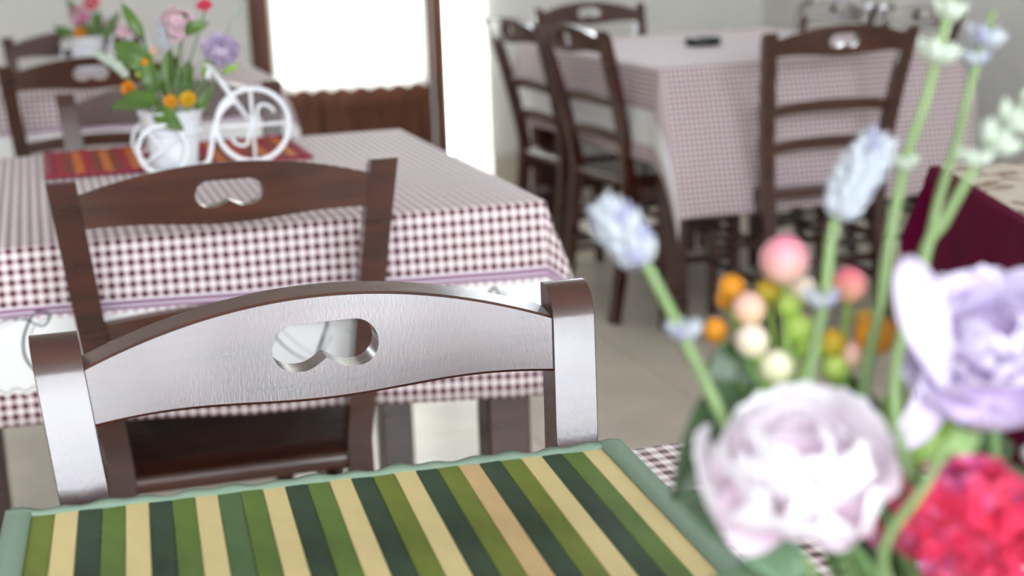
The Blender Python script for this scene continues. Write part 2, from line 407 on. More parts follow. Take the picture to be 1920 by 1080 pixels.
def chair(tx, ty, rz, label, group=None):
    """(tx, ty): where the top of the backrest is; rz: 0 faces -y"""
    global chair0
    yt = yb(ZT); ox, oy = tx + math.sin(rz)*yt, ty - math.cos(rz)*yt
    t = thing('dining_chair', label, 'chair', (ox, oy, 0), rz, group)
    if chair0 is None: build_chair_parts(t); chair0 = t
    else:
        for ch in chair0.children:
            c = ch.copy(); C.objects.link(c); c.parent = t
    return t
chair(.194, 1.150, -.006, 'dark wooden chair in sharp focus behind the green striped placemat')
chair(.216, 1.940, PI-.02, 'dark wooden chair pushed in at the near side of the table with the red placemat')
chair(.247, 3.10, .02, 'glossy dark chair at the far side of the table with the red placemat, facing us')
chair(.125, 3.93, PI+.02, 'dark chair far left, its back to us, behind the white bicycle planter')
chair(.12, 5.13, .02, 'dark chair farthest left, mostly hidden behind the far small bouquet')
chair(2.003, 3.55, PI-.03, 'dark chair with back slats in front of the long gingham table at right')
chair(1.94, 5.28, .07, 'dark chair at the far end of the long gingham table, by the pale wall')
chair(1.475, 4.18, PI/2+.12, 'near one of the two chairs on the left side of the long table')
chair(1.445, 4.63, PI/2+.08, 'far one of the two chairs on the left side of the long table')
chair(2.66, 4.74, -PI/2+.08, 'far one of the two chairs on the right side of the long table')
chair(2.675, 4.24, -PI/2, 'near one of the two chairs on the right side of the long table')
# ------------------------------------------------------------------ tables and cloths
def table(x0, x1, y0, y1, label, rz=0, h=.752):
    t = thing('dining_table', label, 'table', ((x0+x1)/2, (y0+y1)/2, 0), rz); w, d = (x1-x0)/2, (y1-y0)/2
    box('table_top', -w, w, -d, d, h-.03, h, MWR, t, .004)
    for sx in (-1, 1):
        for sy in (-1, 1): box('leg', sx*(w-.05)-.033, sx*(w-.05)+.033, sy*(d-.05)-.033, sy*(d-.05)+.033, 0, h-.03, MW, t, .004)
    for sy in (-1, 1): box('apron', -w+.08, w-.08, sy*(d-.05)-.01, sy*(d-.05)+.01, h-.12, h-.03, MWR, t, .002)
    for sx in (-1, 1): box('apron', sx*(w-.05)-.01, sx*(w-.05)+.01, -d+.08, d-.08, h-.12, h-.03, MWR, t, .002)
    return t
def cloth(x0, x1, y0, y1, over, mat_args, name, label, rz=0, h=.7535, mat=None, seed=1, cut=None, flare=.03, cornerk=.30, ripple=.006, stretch=(1, 0), nflare=0):
    l, r, n_, f_ = over; w, d = (x1-x0)/2+.004, (y1-y0)/2+.004; cu, cv = (r-l)/2, (f_-n_)/2
    HU, HV = w+(l+r)/2, d+(n_+f_)/2
    def ax(lo, hi, a, b):
        k1, k2 = max(3, int(lo/.018)), max(3, int(hi/.018)); e = [0, .003, .006, .010]
        L = [-a-lo + lo*i/k1 for i in range(k1)] + [-a-q for q in e[::-1]]
        R = [a+q for q in e] + [a+hi*i/k2 for i in range(1, k2+1)]
        mid = [-a + 2*a*i/16 for i in range(1, 16)]
        return sorted(set(round(q, 5) for q in L+mid+R if True))
    us, vs = ax(l, r, w, w), ax(n_, f_, d, d); R0 = .006; V = []; UV = []; F = []
    for v in vs:
        for u in us:
            cx, cy = max(-w, min(w, u)), max(-d, min(d, v)); ox, oy = u-cx, v-cy; L = math.hypot(ox, oy)
            if L < 1e-6: V.append((u, v, h+.0008*math.sin(9*u+seed)*math.sin(8*v)))
            else:
                ex, ey = ox/L, oy/L; L *= (stretch[0]+stretch[1]*cx/w) if oy < 0 else 1; ph = math.atan2(abs(oy), abs(ox)); k = flare + cornerk*math.sin(2*ph)**2; nf = nflare*max(0, -ey)*L
                if L < R0*PI/2: hor, dz = R0*math.sin(L/R0), R0*(1-math.cos(L/R0))
                else:
                    q = L-R0*PI/2; hor, dz = R0 + k*min(q, .13) - .5*(k-flare)*max(0, q-.13), R0 + q*(1-.4*k*k)
                s = u if abs(oy) > abs(ox) else v
                hor += ripple*min(1, L/.12)*(math.sin(s*17+seed*2.1)+.6*math.sin(s*31+seed))*(1-math.sin(2*ph)**2) + ripple*min(1, L/.1)*.9
                V.append((cx+ex*hor, cy+ey*hor-nf, h-dz))
            UV.append((u-cu, v-cv))
    n = len(us)
    for j in range(len(vs)-1):
        for i in range(n-1): F.append((j*n+i, j*n+i+1, (j+1)*n+i+1, (j+1)*n+i))
    m = mat or clothmat(name, HU, HV, **mat_args)
    o = mesh('tablecloth', V, F, m, uv=UV); o.location = ((x0+x1)/2, (y0+y1)/2, 0); o.rotation_euler.z = rz
    so = o.modifiers.new('thick', 'SOLIDIFY'); so.thickness = .0012; so.offset = -1
    tag(o, label, 'tablecloth'); return o
D = .245
table(-.24, .62, .14, 1.005, 'dark wooden table under the green striped placemat')
cloth(-.24, .62, .14, 1.005, (D,)*4, {}, 'cloth_near', 'brown and white gingham tablecloth under the green striped placemat', seed=2)
table(-.215, .674, 2.063, 2.957, 'dark wooden table under the white bicycle planter and red placemat')
c2 = cloth(-.215, .674, 2.063, 2.957, (D,)*4, {}, 'cloth_middle', 'gingham tablecloth with scripted white band under the red striped placemat', seed=1, stretch=(1.08, .12))
table(-.21, .62, 4.13, 4.97, 'dark wooden table far left near the door')
cloth(-.21, .62, 4.13, 4.97, (D,)*4, {}, 'cloth_far_left', 'gingham tablecloth far left, partly hidden by the white planter bouquet', seed=4)
table(1.60, 2.53, 3.835, 5.0, 'long dark wooden table at right under the low hanging gingham cloth', .02)
cloth(1.60, 2.53, 3.835, 5.0, (.27, .27, .40, .16), {'bandv': False}, 'cloth_right', 'large gingham tablecloth hanging low over the long table at right', .02, seed=3, cornerk=.2, nflare=.27)
# burgundy covered table at the right edge
MBUR = flat('burgundy_cloth', (.105, .002, .026), .9, .15, 14, Specular_IOR_Level=.08)
def floral():
    m, nt, b = nodes('cream_floral_cloth'); setp(b, Roughness=.7); f = noise(nt, 22, detail=4)
    nt.links.new(ramp(nt, f, [(.40, (.62, .54, .44)), (.52, (.66, .60, .50)), (.58, (.24, .12, .08)), (.72, (.55, .46, .36))]), b.inputs['Base Color']); return m
rz4 = -.318; ux, uy = math.cos(rz4), math.sin(rz4); nxv, nyv = -uy, ux
far = Vector((1.375, 2.15)); ctr = far + Vector((ux, uy))*.40 - Vector((nxv, nyv))*.42
table(ctr.x-.39, ctr.x+.39, ctr.y-.41, ctr.y+.41, 'table under the burgundy cloth at the right edge', rz4, .735)
cloth(ctr.x-.39, ctr.x+.39, ctr.y-.41, ctr.y+.41, (.34,)*4, {}, 'x', 'burgundy tablecloth on the table at the right edge', rz4, .7365, MBUR, 5)
o = cloth(ctr.x-.375, ctr.x+.385, ctr.y-.39, ctr.y+.39, (.004,)*4, {}, 'x', 'cream floral topper lying on the burgundy tablecloth', rz4, .7400, floral(), 6, ripple=.0)
# printed script on the white band of the middle cloth
MINK = flat('faded_ink', (.05, .035, .04), .7); MINK2 = flat('grey_ink', (.34, .34, .36), .7)
def stroke(pts, w, mat):
    P = smoothpts([(x, 0, z) for x, z in pts], 7); V = []; F = []; n = len(P)
    for i, p in enumerate(P):
        t = (P[min(i+1, n-1)]-P[max(i-1, 0)]).normalized(); q = Vector((-t.z, 0, t.x)); ww = w*(.35+.65*math.sin(PI*min(1, max(0, i/(n-1)))))
        V += [tuple(p-q*ww), tuple(p+q*ww)]
    for i in range(n-1): F.append((2*i, 2*i+1, 2*i+3, 2*i+2))
    return V, F
def script(x, z, s, kind):
    big = {0: [(-.6,.75),(-.2,1.0),(.15,1.0),(.45,.85),(.6,1.05),(.35,1.1),(.12,.7),(.1,.3),(.3,.02),(.55,.2),(.6,.5),(.42,.55),(.38,.25),(.6,0),(.85,-.15)],
           1: [(-.5,.7),(-.1,1.1),(.3,.9),(.15,.3),(-.05,-.1),(.3,.6),(.7,1.05),(.85,.75),(.4,.5),(.7,.1),(1.1,-.15)],
           2: [(-.4,.2),(.1,.4),(.5,.9),(.4,1.15),(.15,.8),(.2,.2),(.6,-.05),(1.0,.3)],
           3: [(-.3,.35),(0,.55),(.2,.15),(.35,.5),(.55,.15),(.7,.5),(.9,.1),(1.2,.3)]}[kind]
    return [(x+s*a, z+s*b) for a, b in big]
bx = -.20
parts_d, parts_l = [], []
for kind, s, bx in [(0, .072, -.175), (0, .074, -.062), (3, .05, .03), (2, .06, .10), (3, .05, .18), (1, .066, .25), (1, .068, .335), (3, .05, .43), (0, .066, .50), (2, .06, .57)]:
    pts = script(bx, .584, s, kind); parts_d.append(stroke(pts, .0016, MINK))
    parts_l.append(stroke([(a+.010, b+.005) for a, b in pts[::2]], .0009, MINK2))
for nm, pp, mt, dy in (('script_print', parts_d, MINK, 0), ('flourish_print', parts_l, MINK2, .0002)):
    V, F = merge(pp)
    W, D2, L0 = (.674+.215)/2+.004, (2.957-2.063)/2+.004, None
    # follow the hanging cloth: same drape formula as the near side
    out = []
    for x, y, z in V:
        u = x-(.674-.215)/2; dz = (.7535-z)*(1.08+.12*u/W); q = (dz-.006)/(1-.4*.03*.03); L = q+.006*PI/2
        hor = .006+.03*min(q, .13) + .006*min(1, L/.12)*(math.sin(u*17+2.1)+.6*math.sin(u*31+1)) + .006*min(1, L/.1)*.9
        out.append((u, -D2-hor-.0012-dy, .7535-dz))
    o = mesh(nm, out, F, mt, c2, smooth=False)
# ------------------------------------------------------------------ placemats
def slatmat(name, col, var=.12):
    m, nt, b = nodes(name); setp(b, Roughness=.6, Specular_IOR_Level=.12)
    f = noise(nt, 3.5, stretch=(6, 3, 1), detail=4); lo = tuple(c*(1-var*1.4) for c in col); hi = tuple(c*(1+var) for c in col)
    nt.links.new(ramp(nt, f, [(.3, lo), (.7, hi)]), b.inputs['Base Color'])
    bump(nt, b, noise(nt, 50, stretch=(8, .6, 1)), .12, .0004); return m
SM = {'c': slatmat('cream_bamboo', (.62, .50, .25), .06), 't': slatmat('tan_bamboo', (.55, .38, .19), .10), 'd': slatmat('dark_green_bamboo', (.038, .062, .038), .3),
      'o': slatmat('olive_bamboo', (.145, .175, .035), .2), 'g': slatmat('leaf_green_bamboo', (.105, .165, .04), .2), 'm': slatmat('mid_green_bamboo', (.085, .14, .06), .15),
      'R': slatmat('red_bamboo', (.36, .022, .035), .1), 'B': slatmat('rust_bamboo', (.24, .05, .03), .2), 'O': slatmat('orange_bamboo', (.60, .17, .035), .1)}
def bindmat(name, col):
    m, nt, b = nodes(name); setp(b, Roughness=.8)
    f = noise(nt, 700, stretch=(1, 1, 1)); nt.links.new(ramp(nt, f, [(.3, tuple(c*.82 for c in col)), (.7, col)]), b.inputs['Base Color'])
    w = N(nt, 'ShaderNodeTexWave'); w.inputs['Scale'].default_value = 260; tc = N(nt, 'ShaderNodeTexCoord'); nt.links.new(tc.outputs['Object'], w.inputs[0]); bump(nt, b, w.outputs[1], .25, .0005); return m
def placemat(cx, cy, rz, w, d, seq, bmat, label, z=.7555, sag=None):
    """(cx, cy) far right corner"""
    t = thing('placemat', label, 'placemat', (cx, cy, z), rz); bw = .0165; p = (w-2*bw)/len(seq); cache = {}
    for i, k in enumerate(seq):
        V, F = boxVF(.0001, p-.0001, -d+.008, -.006, .0012, .0034)
        if k not in cache:
            mm = bpy.data.meshes.new('slat'); mm.from_pydata(V, [], F); mm.materials.append(SM[k]); cache[k] = mm
        o = link('slat', cache[k], t); o.location = (-w+bw+i*p, 0, random.uniform(-.0003, .0003)); bevel(o, .0007, 2)
    def strip(axis):
        V = []; F = []; n = 90
        for i in range(n+1):
            s = i/n
            if axis in ('far', 'near'):
                x = -w+w*s; rip = .0011*math.sin(s*95)+.0009*math.sin(s*41+1); y0, y1 = (-.0115, .0005) if axis == 'far' else (-d-.0005, -d+.0115)
                yr = .0008*math.sin(s*73); q = [(x, y0+yr, .0036), (x, y0+yr, .0048+rip*.3), (x, (y0+y1)/2, .0054+rip*.6), (x, y1+yr, .0046+rip), (x, y1+yr, .0008+rip), (x, y0, .0006)]
            else:
                y = -d-.001+(d+.002)*s; x0, x1 = (-bw, .001) if axis == 'right' else (-w-.001, -w+bw); q = [(x0, y, .0036), (x0, y, .0053), ((x0+x1)/2, y, .0062+.0003*math.sin(s*40)), (x1, y, .0052), (x1, y, .0006), (x0, y, .0004)]
            V += q
        for i in range(n):
            for k in range(6): F.append((i*6+k, i*6+(k+1) % 6, i*6+6+(k+1) % 6, i*6+6+k))
        F += [tuple(range(5, -1, -1)), tuple(n*6+k for k in range(6))]
        mesh('cloth_binding', V, F, bmat, t)
    for a in ('far', 'near', 'left', 'right'): strip(a)
    return t
placemat(.390, 1.016, -.06, .442, .32, 'ocdgcdgcmgcdgcdocdotdocdgc', bindmat('sage_binding', (.23, .32, .235)), 'green, olive and cream striped bamboo placemat with sage cloth edging')
placemat(.445, 2.945, .0, .45, .31, 'RBORBOBRORBOBORBROBORBORBO', bindmat('crimson_binding', (.30, .012, .04)), 'red and orange striped bamboo placemat on the middle gingham table')
# ashtray on the right table
t = thing('ashtray', 'small dark ashtray on the long gingham table at right', 'ashtray', (2.014, 4.44, .7545))
prof = [(0, .004), (.04, .004), (.046, .012), (.050, .024), (.055, .026), (.058, .020), (.056, .004), (.050, 0), (0, 0)]
V, F = lathe(prof, 28); V = [(x*1.05, y*.8, z - (.007 if (z > .018 and abs(math.sin(1.5*math.atan2(y, x)+.4)) < .12) else 0)) for x, y, z in V]
mesh('bowl', V, F, flat('black_glass', (.02, .025, .025), .15, .05), t)
V, F = lathe([(0, .0052), (.030, .0052), (.036, .0062), (.040, .0090)], 24); mesh('ash_layer', [(x*1.05, y*.8, z) for x, y, z in V], F, flat('grey_ash', (.16, .15, .14), .9, .3, 80), t)
# ------------------------------------------------------------------ tricycle planters
def ringpts(c, r, n=36, ax='y'): return [(c[0]+r*math.cos(2*PI*k/n), c[1], c[2]+r*math.sin(2*PI*k/n)) for k in range(n)]
def planter(loc, rz, label, scale=1):
    t = thing('bicycle_planter', label, 'planter', loc, rz, None, scale); w = MWHITE
    prof = [(0, .008), (.036, .008), (.039, .010), (.041, .030), (.0455, .065), (.0535, .099), (.0555, .101), (.0545, .102), (.0515, .100), (.043, .066), (.038, .030), (.036, .014), (0, .013)]
    V, F = lathe(prof, 32); mesh('pot', V, F, w, t)
    V, F = lathe([(0, .088), (.02, .0895), (.047, .087)], 20); mesh('soil', V, F, flat('dark_soil', (.03, .02, .012), .9, .4, 90), t)
    fw = mesh('front_wheel', *tubeVF(ringpts((.136, 0, .0665), .062), .0045, 8, True), w, t)
    c = (.136, 0, .0665)
    for a in (PI/2, 0):
        dx, dz = math.cos(a)*.062, math.sin(a)*.062; tube('spoke', [(c[0]-dx, 0, c[2]-dz), (c[0]+dx, 0, c[2]+dz)], .0030, w, fw)
    for sx, sz in ((1, 1), (-1, -1)):
        pts = [(c[0]+sx*(.006+.022*s-.010*math.sin(s*5)*s), 0, c[2]+sz*(.004+.030*math.sin(s*2.6))) for s in [k/12 for k in range(13)]]
        tube('scroll', pts, .0028, w, fw)
    for sy in (-.062, .062):
        rw = mesh('rear_wheel', *tubeVF(ringpts((-.022, sy, .0435), .040), .0035, 8, True), w, t)
        for a in (.6, .6+PI/2):
            dx, dz = math.cos(a)*.04, math.sin(a)*.04; tube('spoke', [(-.022-dx, sy, .0435-dz), (-.022+dx, sy, .0435+dz)], .0022, w, rw)
    tube('axle', [(-.022, -.062, .0435), (-.022, -.05, .0435)], .0035, w, t); tube('axle', [(-.022, .05, .0435), (-.022, .062, .0435)], .0035, w, t)
    tube('fork', [(.136, .006, .0665), (.10, .006, .124), (.074, .004, .166)], .0042, w, t); 
    tube('handlebar', smoothpts([(.060, -.055, .156), (.068, -.035, .170), (.074, 0, .167), (.068, .035, .170), (.060, .055, .156)]), .0042, w, t)
    tube('frame_tube', smoothpts([(.112, 0, .112), (.088, 0, .098), (.070, 0, .066), (.062, 0, .030), (.050, 0, .006), (0, 0, .0045), (-.05, 0, .006)]), .0045, w, t)
    mesh('pot_hoop', *tubeVF([(.0495*math.cos(k*PI/16), .0495*math.sin(k*PI/16), .066) for k in range(32)], .003, 8, True), w, t)
    mesh('base_hoop', *tubeVF([(.043*math.cos(k*PI/16), .043*math.sin(k*PI/16), .0045) for k in range(32)], .0035, 8, True), w, t)
    return t
# ------------------------------------------------------------------ flowers
def petal_mesh(name, mat, wid=.62, cup=.30, curl=.25, ruffle=.04, point=0, nu=8, nv=8):
    V = []; UV = []; F = []
    for j in range(nv+1):
        v = j/nv; ww = wid*(math.sin(PI*(.08+.80*v**.85))**.75)*(1-point*v**3)
        for i in range(nu+1):
            u = -1+2*i/nu; x = u*ww
            y = cup*math.sin(PI*v*.85) - .38*cup*u*u*(1.2-v) - curl*max(0, v-.6)**2*2 + ruffle*math.sin(u*6+v*5)*v
            z = v*(1-.10*u*u*v) + ruffle*math.cos(u*9)*v*.5
            V.append((x, y, z)); UV.append((i/nu, v))
    n = nu+1
    for j in range(nv):
        for i in range(nu): F.append((j*n+i, j*n+i+1, (j+1)*n+i+1, (j+1)*n+i))
    me = bpy.data.meshes.new(name); me.from_pydata(V, [], F); L = me.uv_layers.new(name='flat')
    for l in me.loops: L.data[l.index].uv = UV[l.vertex_index]
    me.materials.append(mat); me.polygons.foreach_set('use_smooth', [True]*len(me.polygons)); me.update(); return me
def aim(d): return Vector(d).normalized().to_track_quat('Z', 'Y')
MSTEM = flat('pale_green_stem', (.20, .30, .11), .5, .2, 40); MSTEMD = flat('green_stem', (.10, .20, .05), .5, .2, 40)
MLEAFD = flat('dark_green_leaf', (.028, .060, .018), .38, .3, 25); MLEAF = flat('green_leaf', (.075, .15, .022), .4, .3, 25)
MLEAFS = flat('sage_leaf', (.13, .22, .12), .5, .25, 25); MLEAFL = flat('bright_green_leaf', (.22, .38, .05), .45, .2, 25)
def leafVF(base, tip, width, nrm, bend=.15, point=1.0):
    b, tp = Vector(base), Vector(tip); ax = tp-b; L = ax.length; ax.normalize(); nr = Vector(nrm); nr = (nr-ax*nr.dot(ax)).normalized(); sd = ax.cross(nr)
    V = []; F = []; nv = 10; nu = 4
    for j in range(nv+1):
        v = j/nv; w = width/2*math.sin(PI*min(1, .04+.96*v**.8))**(.8)*(1 if point else 1)
        if v == 1: w = .0003
        for i in range(-nu, nu+1):
            u = i/nu; V.append(b + ax*L*v + sd*(u*w) + nr*(bend*L*math.sin(PI*v) + .25*w*abs(u) + .02*L*math.sin(v*14)*u))
    n = 2*nu+1
    for j in range(nv):
        for i in range(2*nu): F.append((j*n+i, j*n+i+1, (j+1)*n+i+1, (j+1)*n+i))
    return V, F
def localise(V, o): return [tuple(Vector(v)-o) for v in V]
PM = {'white': petal_mesh('petal', petalmat('white_pink_petal', (.88, .60, .75), (.95, .93, .95)), .86, .50, .50, .05),
      'lilac': petal_mesh('petal', petalmat('lilac_petal', (.66, .46, .74), (.84, .78, .93)), .62, .36, .2),
      'lilac2': petal_mesh('petal', petalmat('mauve_petal', (.56, .42, .62), (.74, .64, .80)), .58, .42, .4),
      'pink': petal_mesh('petal', petalmat('soft_pink_petal', (.66, .24, .33), (.80, .58, .62)), .60, .42, .4)}
def peony(base, pos, r, axis, kind, label, n=34, open_=1.15, stem=None, extra=(), cat='flower', group=None, smat=None):
    base = Vector(base); t = thing('peony', label, cat, base, 0, group); c = Vector(pos)-base; q = aim(axis); g = 2.39996
    for k in range(n):
        f = k/(n-1); tilt = .12 + open_*f**.9 + random.uniform(-.08, .08); s = r*(.62+.50*f)*random.uniform(.9, 1.08)
        o = link('petal', PM[kind], t); rot = q @ Quaternion((0,0,1), k*g+random.uniform(-.2,.2)) @ Quaternion((1,0,0), -tilt)
        o.rotation_mode = 'QUATERNION'; o.rotation_quaternion = rot; o.location = c - q @ Vector((0, 0, r*.55)) ; o.scale = (s*1.0, s*.9, s*1.12)
    for d, s in extra:
        o = link('petal', PM[kind], t); o.rotation_mode = 'QUATERNION'; o.rotation_quaternion = Vector(d).to_track_quat('Z', 'Y'); o.location = c - q @ Vector((0,0,r*.3)); o.scale = (s*.8, s*.8, s)
    b0 = c - q @ Vector((0,0,r*.6))
    for k in range(5):
        d = q @ (Quaternion((0,0,1), k*1.2566) @ Vector((.75, 0, .35))); V, F = leafVF(b0, b0+d*r*.75, r*.4, q @ Vector((0,0,-1)), .15); mesh('sepal', V, F, MLEAF, t)
    pts = [Vector((0,0,0))] + [Vector(p)-base for p in (stem or [])] + [b0]; tube('stem', smoothpts(pts), .0022 if r > .02 else .0016, smat or MSTEMD, t)
    return t
floret_me = None
def ell_mesh(name, mat, n=8, m=6, lobes=0, amp=0, tipz=0):
    prof = [(math.sin(PI*i/m)*(1-.25*max(0, i/m-.5)), -math.cos(PI*i/m)+(tipz if i == m else 0)) for i in range(m+1)]; V, F = lathe(prof, n, lobes, amp)
    me = bpy.data.meshes.new(name); me.from_pydata(V, [], F); me.materials.append(mat); me.polygons.foreach_set('use_smooth', [True]*len(me.polygons)); me.update(); return me
FL_P = ell_mesh('floret', flat('pale_lavender_floret', (.44, .47, .51), .6, .2, 200), 8, 6, 4, .15, .3)
FL_V = ell_mesh('floret', flat('violet_floret', (.30, .30, .42), .6, .3, 200), 8, 6, 4, .15, .3)
FL_G = ell_mesh('floret', flat('pale_green_floret', (.50, .57, .46), .6, .2, 200), 8, 6, 4, .15, .3)
def lavender(base, pts, spike, label, sr=.0026, w=.0065, nodes_=(), step=.0055, fl=None, group=None, stem_mat=None):
    """pts: the stem; spike: the last points, carrying florets; nodes_: places of single whorls"""
    base = Vector(base); t = thing('lavender_sprig', label, 'flower', base, 0, group)
    P = smoothpts([Vector((0,0,0))]+[Vector(p)-base for p in pts]+[Vector(p)-base for p in spike]); tube('stem', P, [sr*(1-.45*i/len(P)) for i in range(len(P))], stem_mat or MSTEM, t)
    sp = smoothpts([Vector(p)-base for p in ([pts[-1]] if pts else [])+list(spike)], 20)
    def whorl(p, ax, ww, n=6):
        q = aim(ax); a0 = random.random()*6
        for k in range(n):
            me = fl or (FL_V if random.random() < .15 else FL_P); o = link('floret', me, t); d = q @ Vector((math.cos(a0+k*2*PI/n)*.8, math.sin(a0+k*2*PI/n)*.8, .75))
            o.location = p + d*ww*.62; o.rotation_mode = 'QUATERNION'; o.rotation_quaternion = aim(d); o.scale = (ww*.36, ww*.36, ww*.62)
    acc = 0
    if spike:
        L = sum((sp[i+1]-sp[i]).length for i in range(len(sp)-1)); run = 0
        for i in range(len(sp)-1):
            seg = (sp[i+1]-sp[i]); acc += seg.length; run += seg.length
            if acc >= step: acc = 0; f = run/L; whorl(sp[i], seg, w*(.65+.6*math.sin(PI*min(1, .15+.8*f))))
    for p in nodes_: whorl(Vector(p)-base, Vector((0,0,1)), w*.9, 7)
    return t
def bud_mesh(name, c0, c1):
    m = petalmat(name+'_skin', c0, c1, .45, .15); prof = []
    for i in range(9):
        a = PI*i/8; prof.append((math.sin(a), -math.cos(a)*1.02+(.03 if i == 8 else 0)))
    V, F = lathe(prof, 15, 5, .03); me = bpy.data.meshes.new('bud'); me.from_pydata(V, [], F); L = me.uv_layers.new(name='flat')
    for l in me.loops: L.data[l.index].uv = (.5, (V[l.vertex_index][2]+1.1)/2.3)
    me.materials.append(m); me.polygons.foreach_set('use_smooth', [True]*len(me.polygons)); me.update(); return me
BUD = {'pink': bud_mesh('pink_bud', (.80, .55, .42), (.80, .24, .36)), 'rose': bud_mesh('rose_bud', (.72, .45, .25), (.70, .12, .20)), 'peach': bud_mesh('peach_bud', (.75, .55, .30), (.80, .45, .40)),
       'pale': bud_mesh('pale_bud', (.70, .66, .40), (.86, .70, .62)), 'cream': bud_mesh('cream_bud', (.60, .66, .30), (.85, .76, .62)), 'orange': bud_mesh('orange_bud', (.62, .26, .02), (.72, .27, .01)), 'lime': bud_mesh('lime_bud', (.30, .48, .06), (.50, .62, .16)), 'mustard': bud_mesh('mustard_bud', (.34, .34, .03), (.58, .34, .02))}
def budspray(base, joint, buds, label, group=None):
    """buds: (position, radius, kind), all on thin stalks from one joint"""
    base = Vector(base); t = thing('rosebud_spray', label, 'flower', base, 0, group); j = Vector(joint)-base
    tube('stem', smoothpts([Vector((0,0,0)), j*.5+Vector((.003, 0, 0)), j]), .0022, MSTEMD, t)
    for p, r, k in buds:
        p = Vector(p)-base; d = (p-j).normalized(); b = link('bud', BUD[k], t); b.location = p; b.rotation_mode = 'QUATERNION'; b.rotation_quaternion = aim(d+Vector((0,0,.6))); b.scale = (r, r, r)
        tube('stalk', smoothpts([j, j+(p-j)*.5+Vector((0,0,-.003)), p-d*r*.8]), .0012, MLEAFL, t, 6)
    return t
def leafspray(base, leaves, label, mat, group=None):
    base = Vector(base); t = thing('leafy_sprig', label, 'leaf', base, 0, group); m = Vector((0,0,0))
    tips = [Vector(b)-base for b, *_ in leaves]; tp = max(tips, key=lambda v: v.z)
    tube('stem', smoothpts([Vector((0,0,0)), tp*.6, tp]), .0017, MSTEMD, t)
    for b, tip, w, nr in leaves:
        V, F = leafVF(Vector(b)-base, Vector(tip)-base, w, nr, .10); o = mesh('leaf', V, F, mat, t); so = o.modifiers.new('thick', 'SOLIDIFY'); so.thickness = .0005
        if (Vector(b)-base-tp).length > .004: tube('leaf_stalk', [tp*.55, (Vector(b)-base)], .0010, MSTEMD, t, 6)
    return t
def starmesh(name, mat, n=5, wid=.42):
    V = []; F = []; UV = []
    for k in range(n):
        a = 2*PI*k/n; o = len(V)
        for j in range(5):
            v = j/4; w = wid*math.sin(PI*(.1+.78*v)); 
            for u in (-1, 0, 1):
                x, y, z = v, u*w, .30*v*v+.12*abs(u)*w; V.append((x*math.cos(a)-y*math.sin(a), x*math.sin(a)+y*math.cos(a), z)); UV.append((.5, v))
        for j in range(4):
            for i in range(2): F.append((o+j*3+i, o+j*3+i+1, o+j*3+4+i, o+j*3+3+i))
    me = bpy.data.meshes.new(name); me.from_pydata(V, [], F); L = me.uv_layers.new(name='flat')
    for l in me.loops: L.data[l.index].uv = UV[l.vertex_index]
    me.materials.append(mat); me.polygons.foreach_set('use_smooth', [True]*len(me.polygons)); me.update(); return me
STAR = {'red': starmesh('floret', petalmat('red_floret', (.62, .03, .06), (.80, .05, .14))), 'coral': starmesh('floret', petalmat('coral_floret', (.75, .05, .12), (.88, .14, .28))), 'hot': starmesh('floret', petalmat('hot_pink_floret', (.70, .06, .32), (.88, .24, .50))), 'pale': starmesh('floret', petalmat('pale_pink_floret', (.62, .30, .38), (.84, .68, .72)), 5, .5),
        'orange': starmesh('floret', petalmat('orange_floret', (.60, .20, .01), (.80, .30, .02)), 9, .25), 'gold': starmesh('floret', petalmat('gold_floret', (.55, .30, .01), (.75, .45, .02)), 9, .25)}
def cluster(base, pos, r, axis, kinds, n, fr, label, name='kalanchoe_head', group=None):
    base = Vector(base); t = thing(name, label, 'flower', base, 0, group); c = Vector(pos)-base; q = aim(axis); g = 2.39996
    for k in range(n):
        f = (k+.5)/n; th = math.acos(1-f*1.25) if f*1.25 < 2 else PI; d = q @ Vector((math.sin(th)*math.cos(k*g), math.sin(th)*math.sin(k*g), math.cos(th)*.8)); o = link('floret', STAR[random.choice(kinds)], t)
        o.location = c + d*r*random.uniform(.72, 1.18); o.rotation_mode = 'QUATERNION'; o.rotation_quaternion = aim(d) @ Quaternion((0,0,1), random.random()*6); s = fr*random.uniform(.85, 1.15); o.scale = (s, s, s)
    b0 = c - q @ Vector((0,0,r*.9)); tube('stem', smoothpts([Vector((0,0,0)), b0*.5, b0]), .0020 if r > .012 else .0014, MSTEMD, t)
    parts = []
    for k in range(0, n, 2):
        f = (k+.5)/n; th = math.acos(1-f*1.25); d = q @ Vector((math.sin(th)*math.cos(k*g), math.sin(th)*math.sin(k*g), math.cos(th)*.8)); parts.append(tubeVF([b0, c+d*r*.85], .0008, 5))
    V, F = merge(parts); mesh('floret_stalks', V, F, MSTEMD, t); return t
def marigold(base, pos, r, axis, kinds, label, group=None):
    base = Vector(base); t = thing('marigold', label, 'flower', base, 0, group); c = Vector(pos)-base; q = aim(axis)
    for k in range(5):
        o = link('petal_ring', STAR[kinds[k % len(kinds)]], t); o.location = c - q @ Vector((0,0,r*.15*k)); o.rotation_mode = 'QUATERNION'; o.rotation_quaternion = q @ Quaternion((0,0,1), k*.4); s = r*(.45+.14*k); o.scale = (s, s, s*(1.6-.35*k))
    tube('stem', smoothpts([Vector((0,0,0)), c*.5, c-q @ Vector((0,0,r*.4))]), .0014, MSTEMD, t); return t
UPV = Vector((0,0,1)); TOC = -FWD
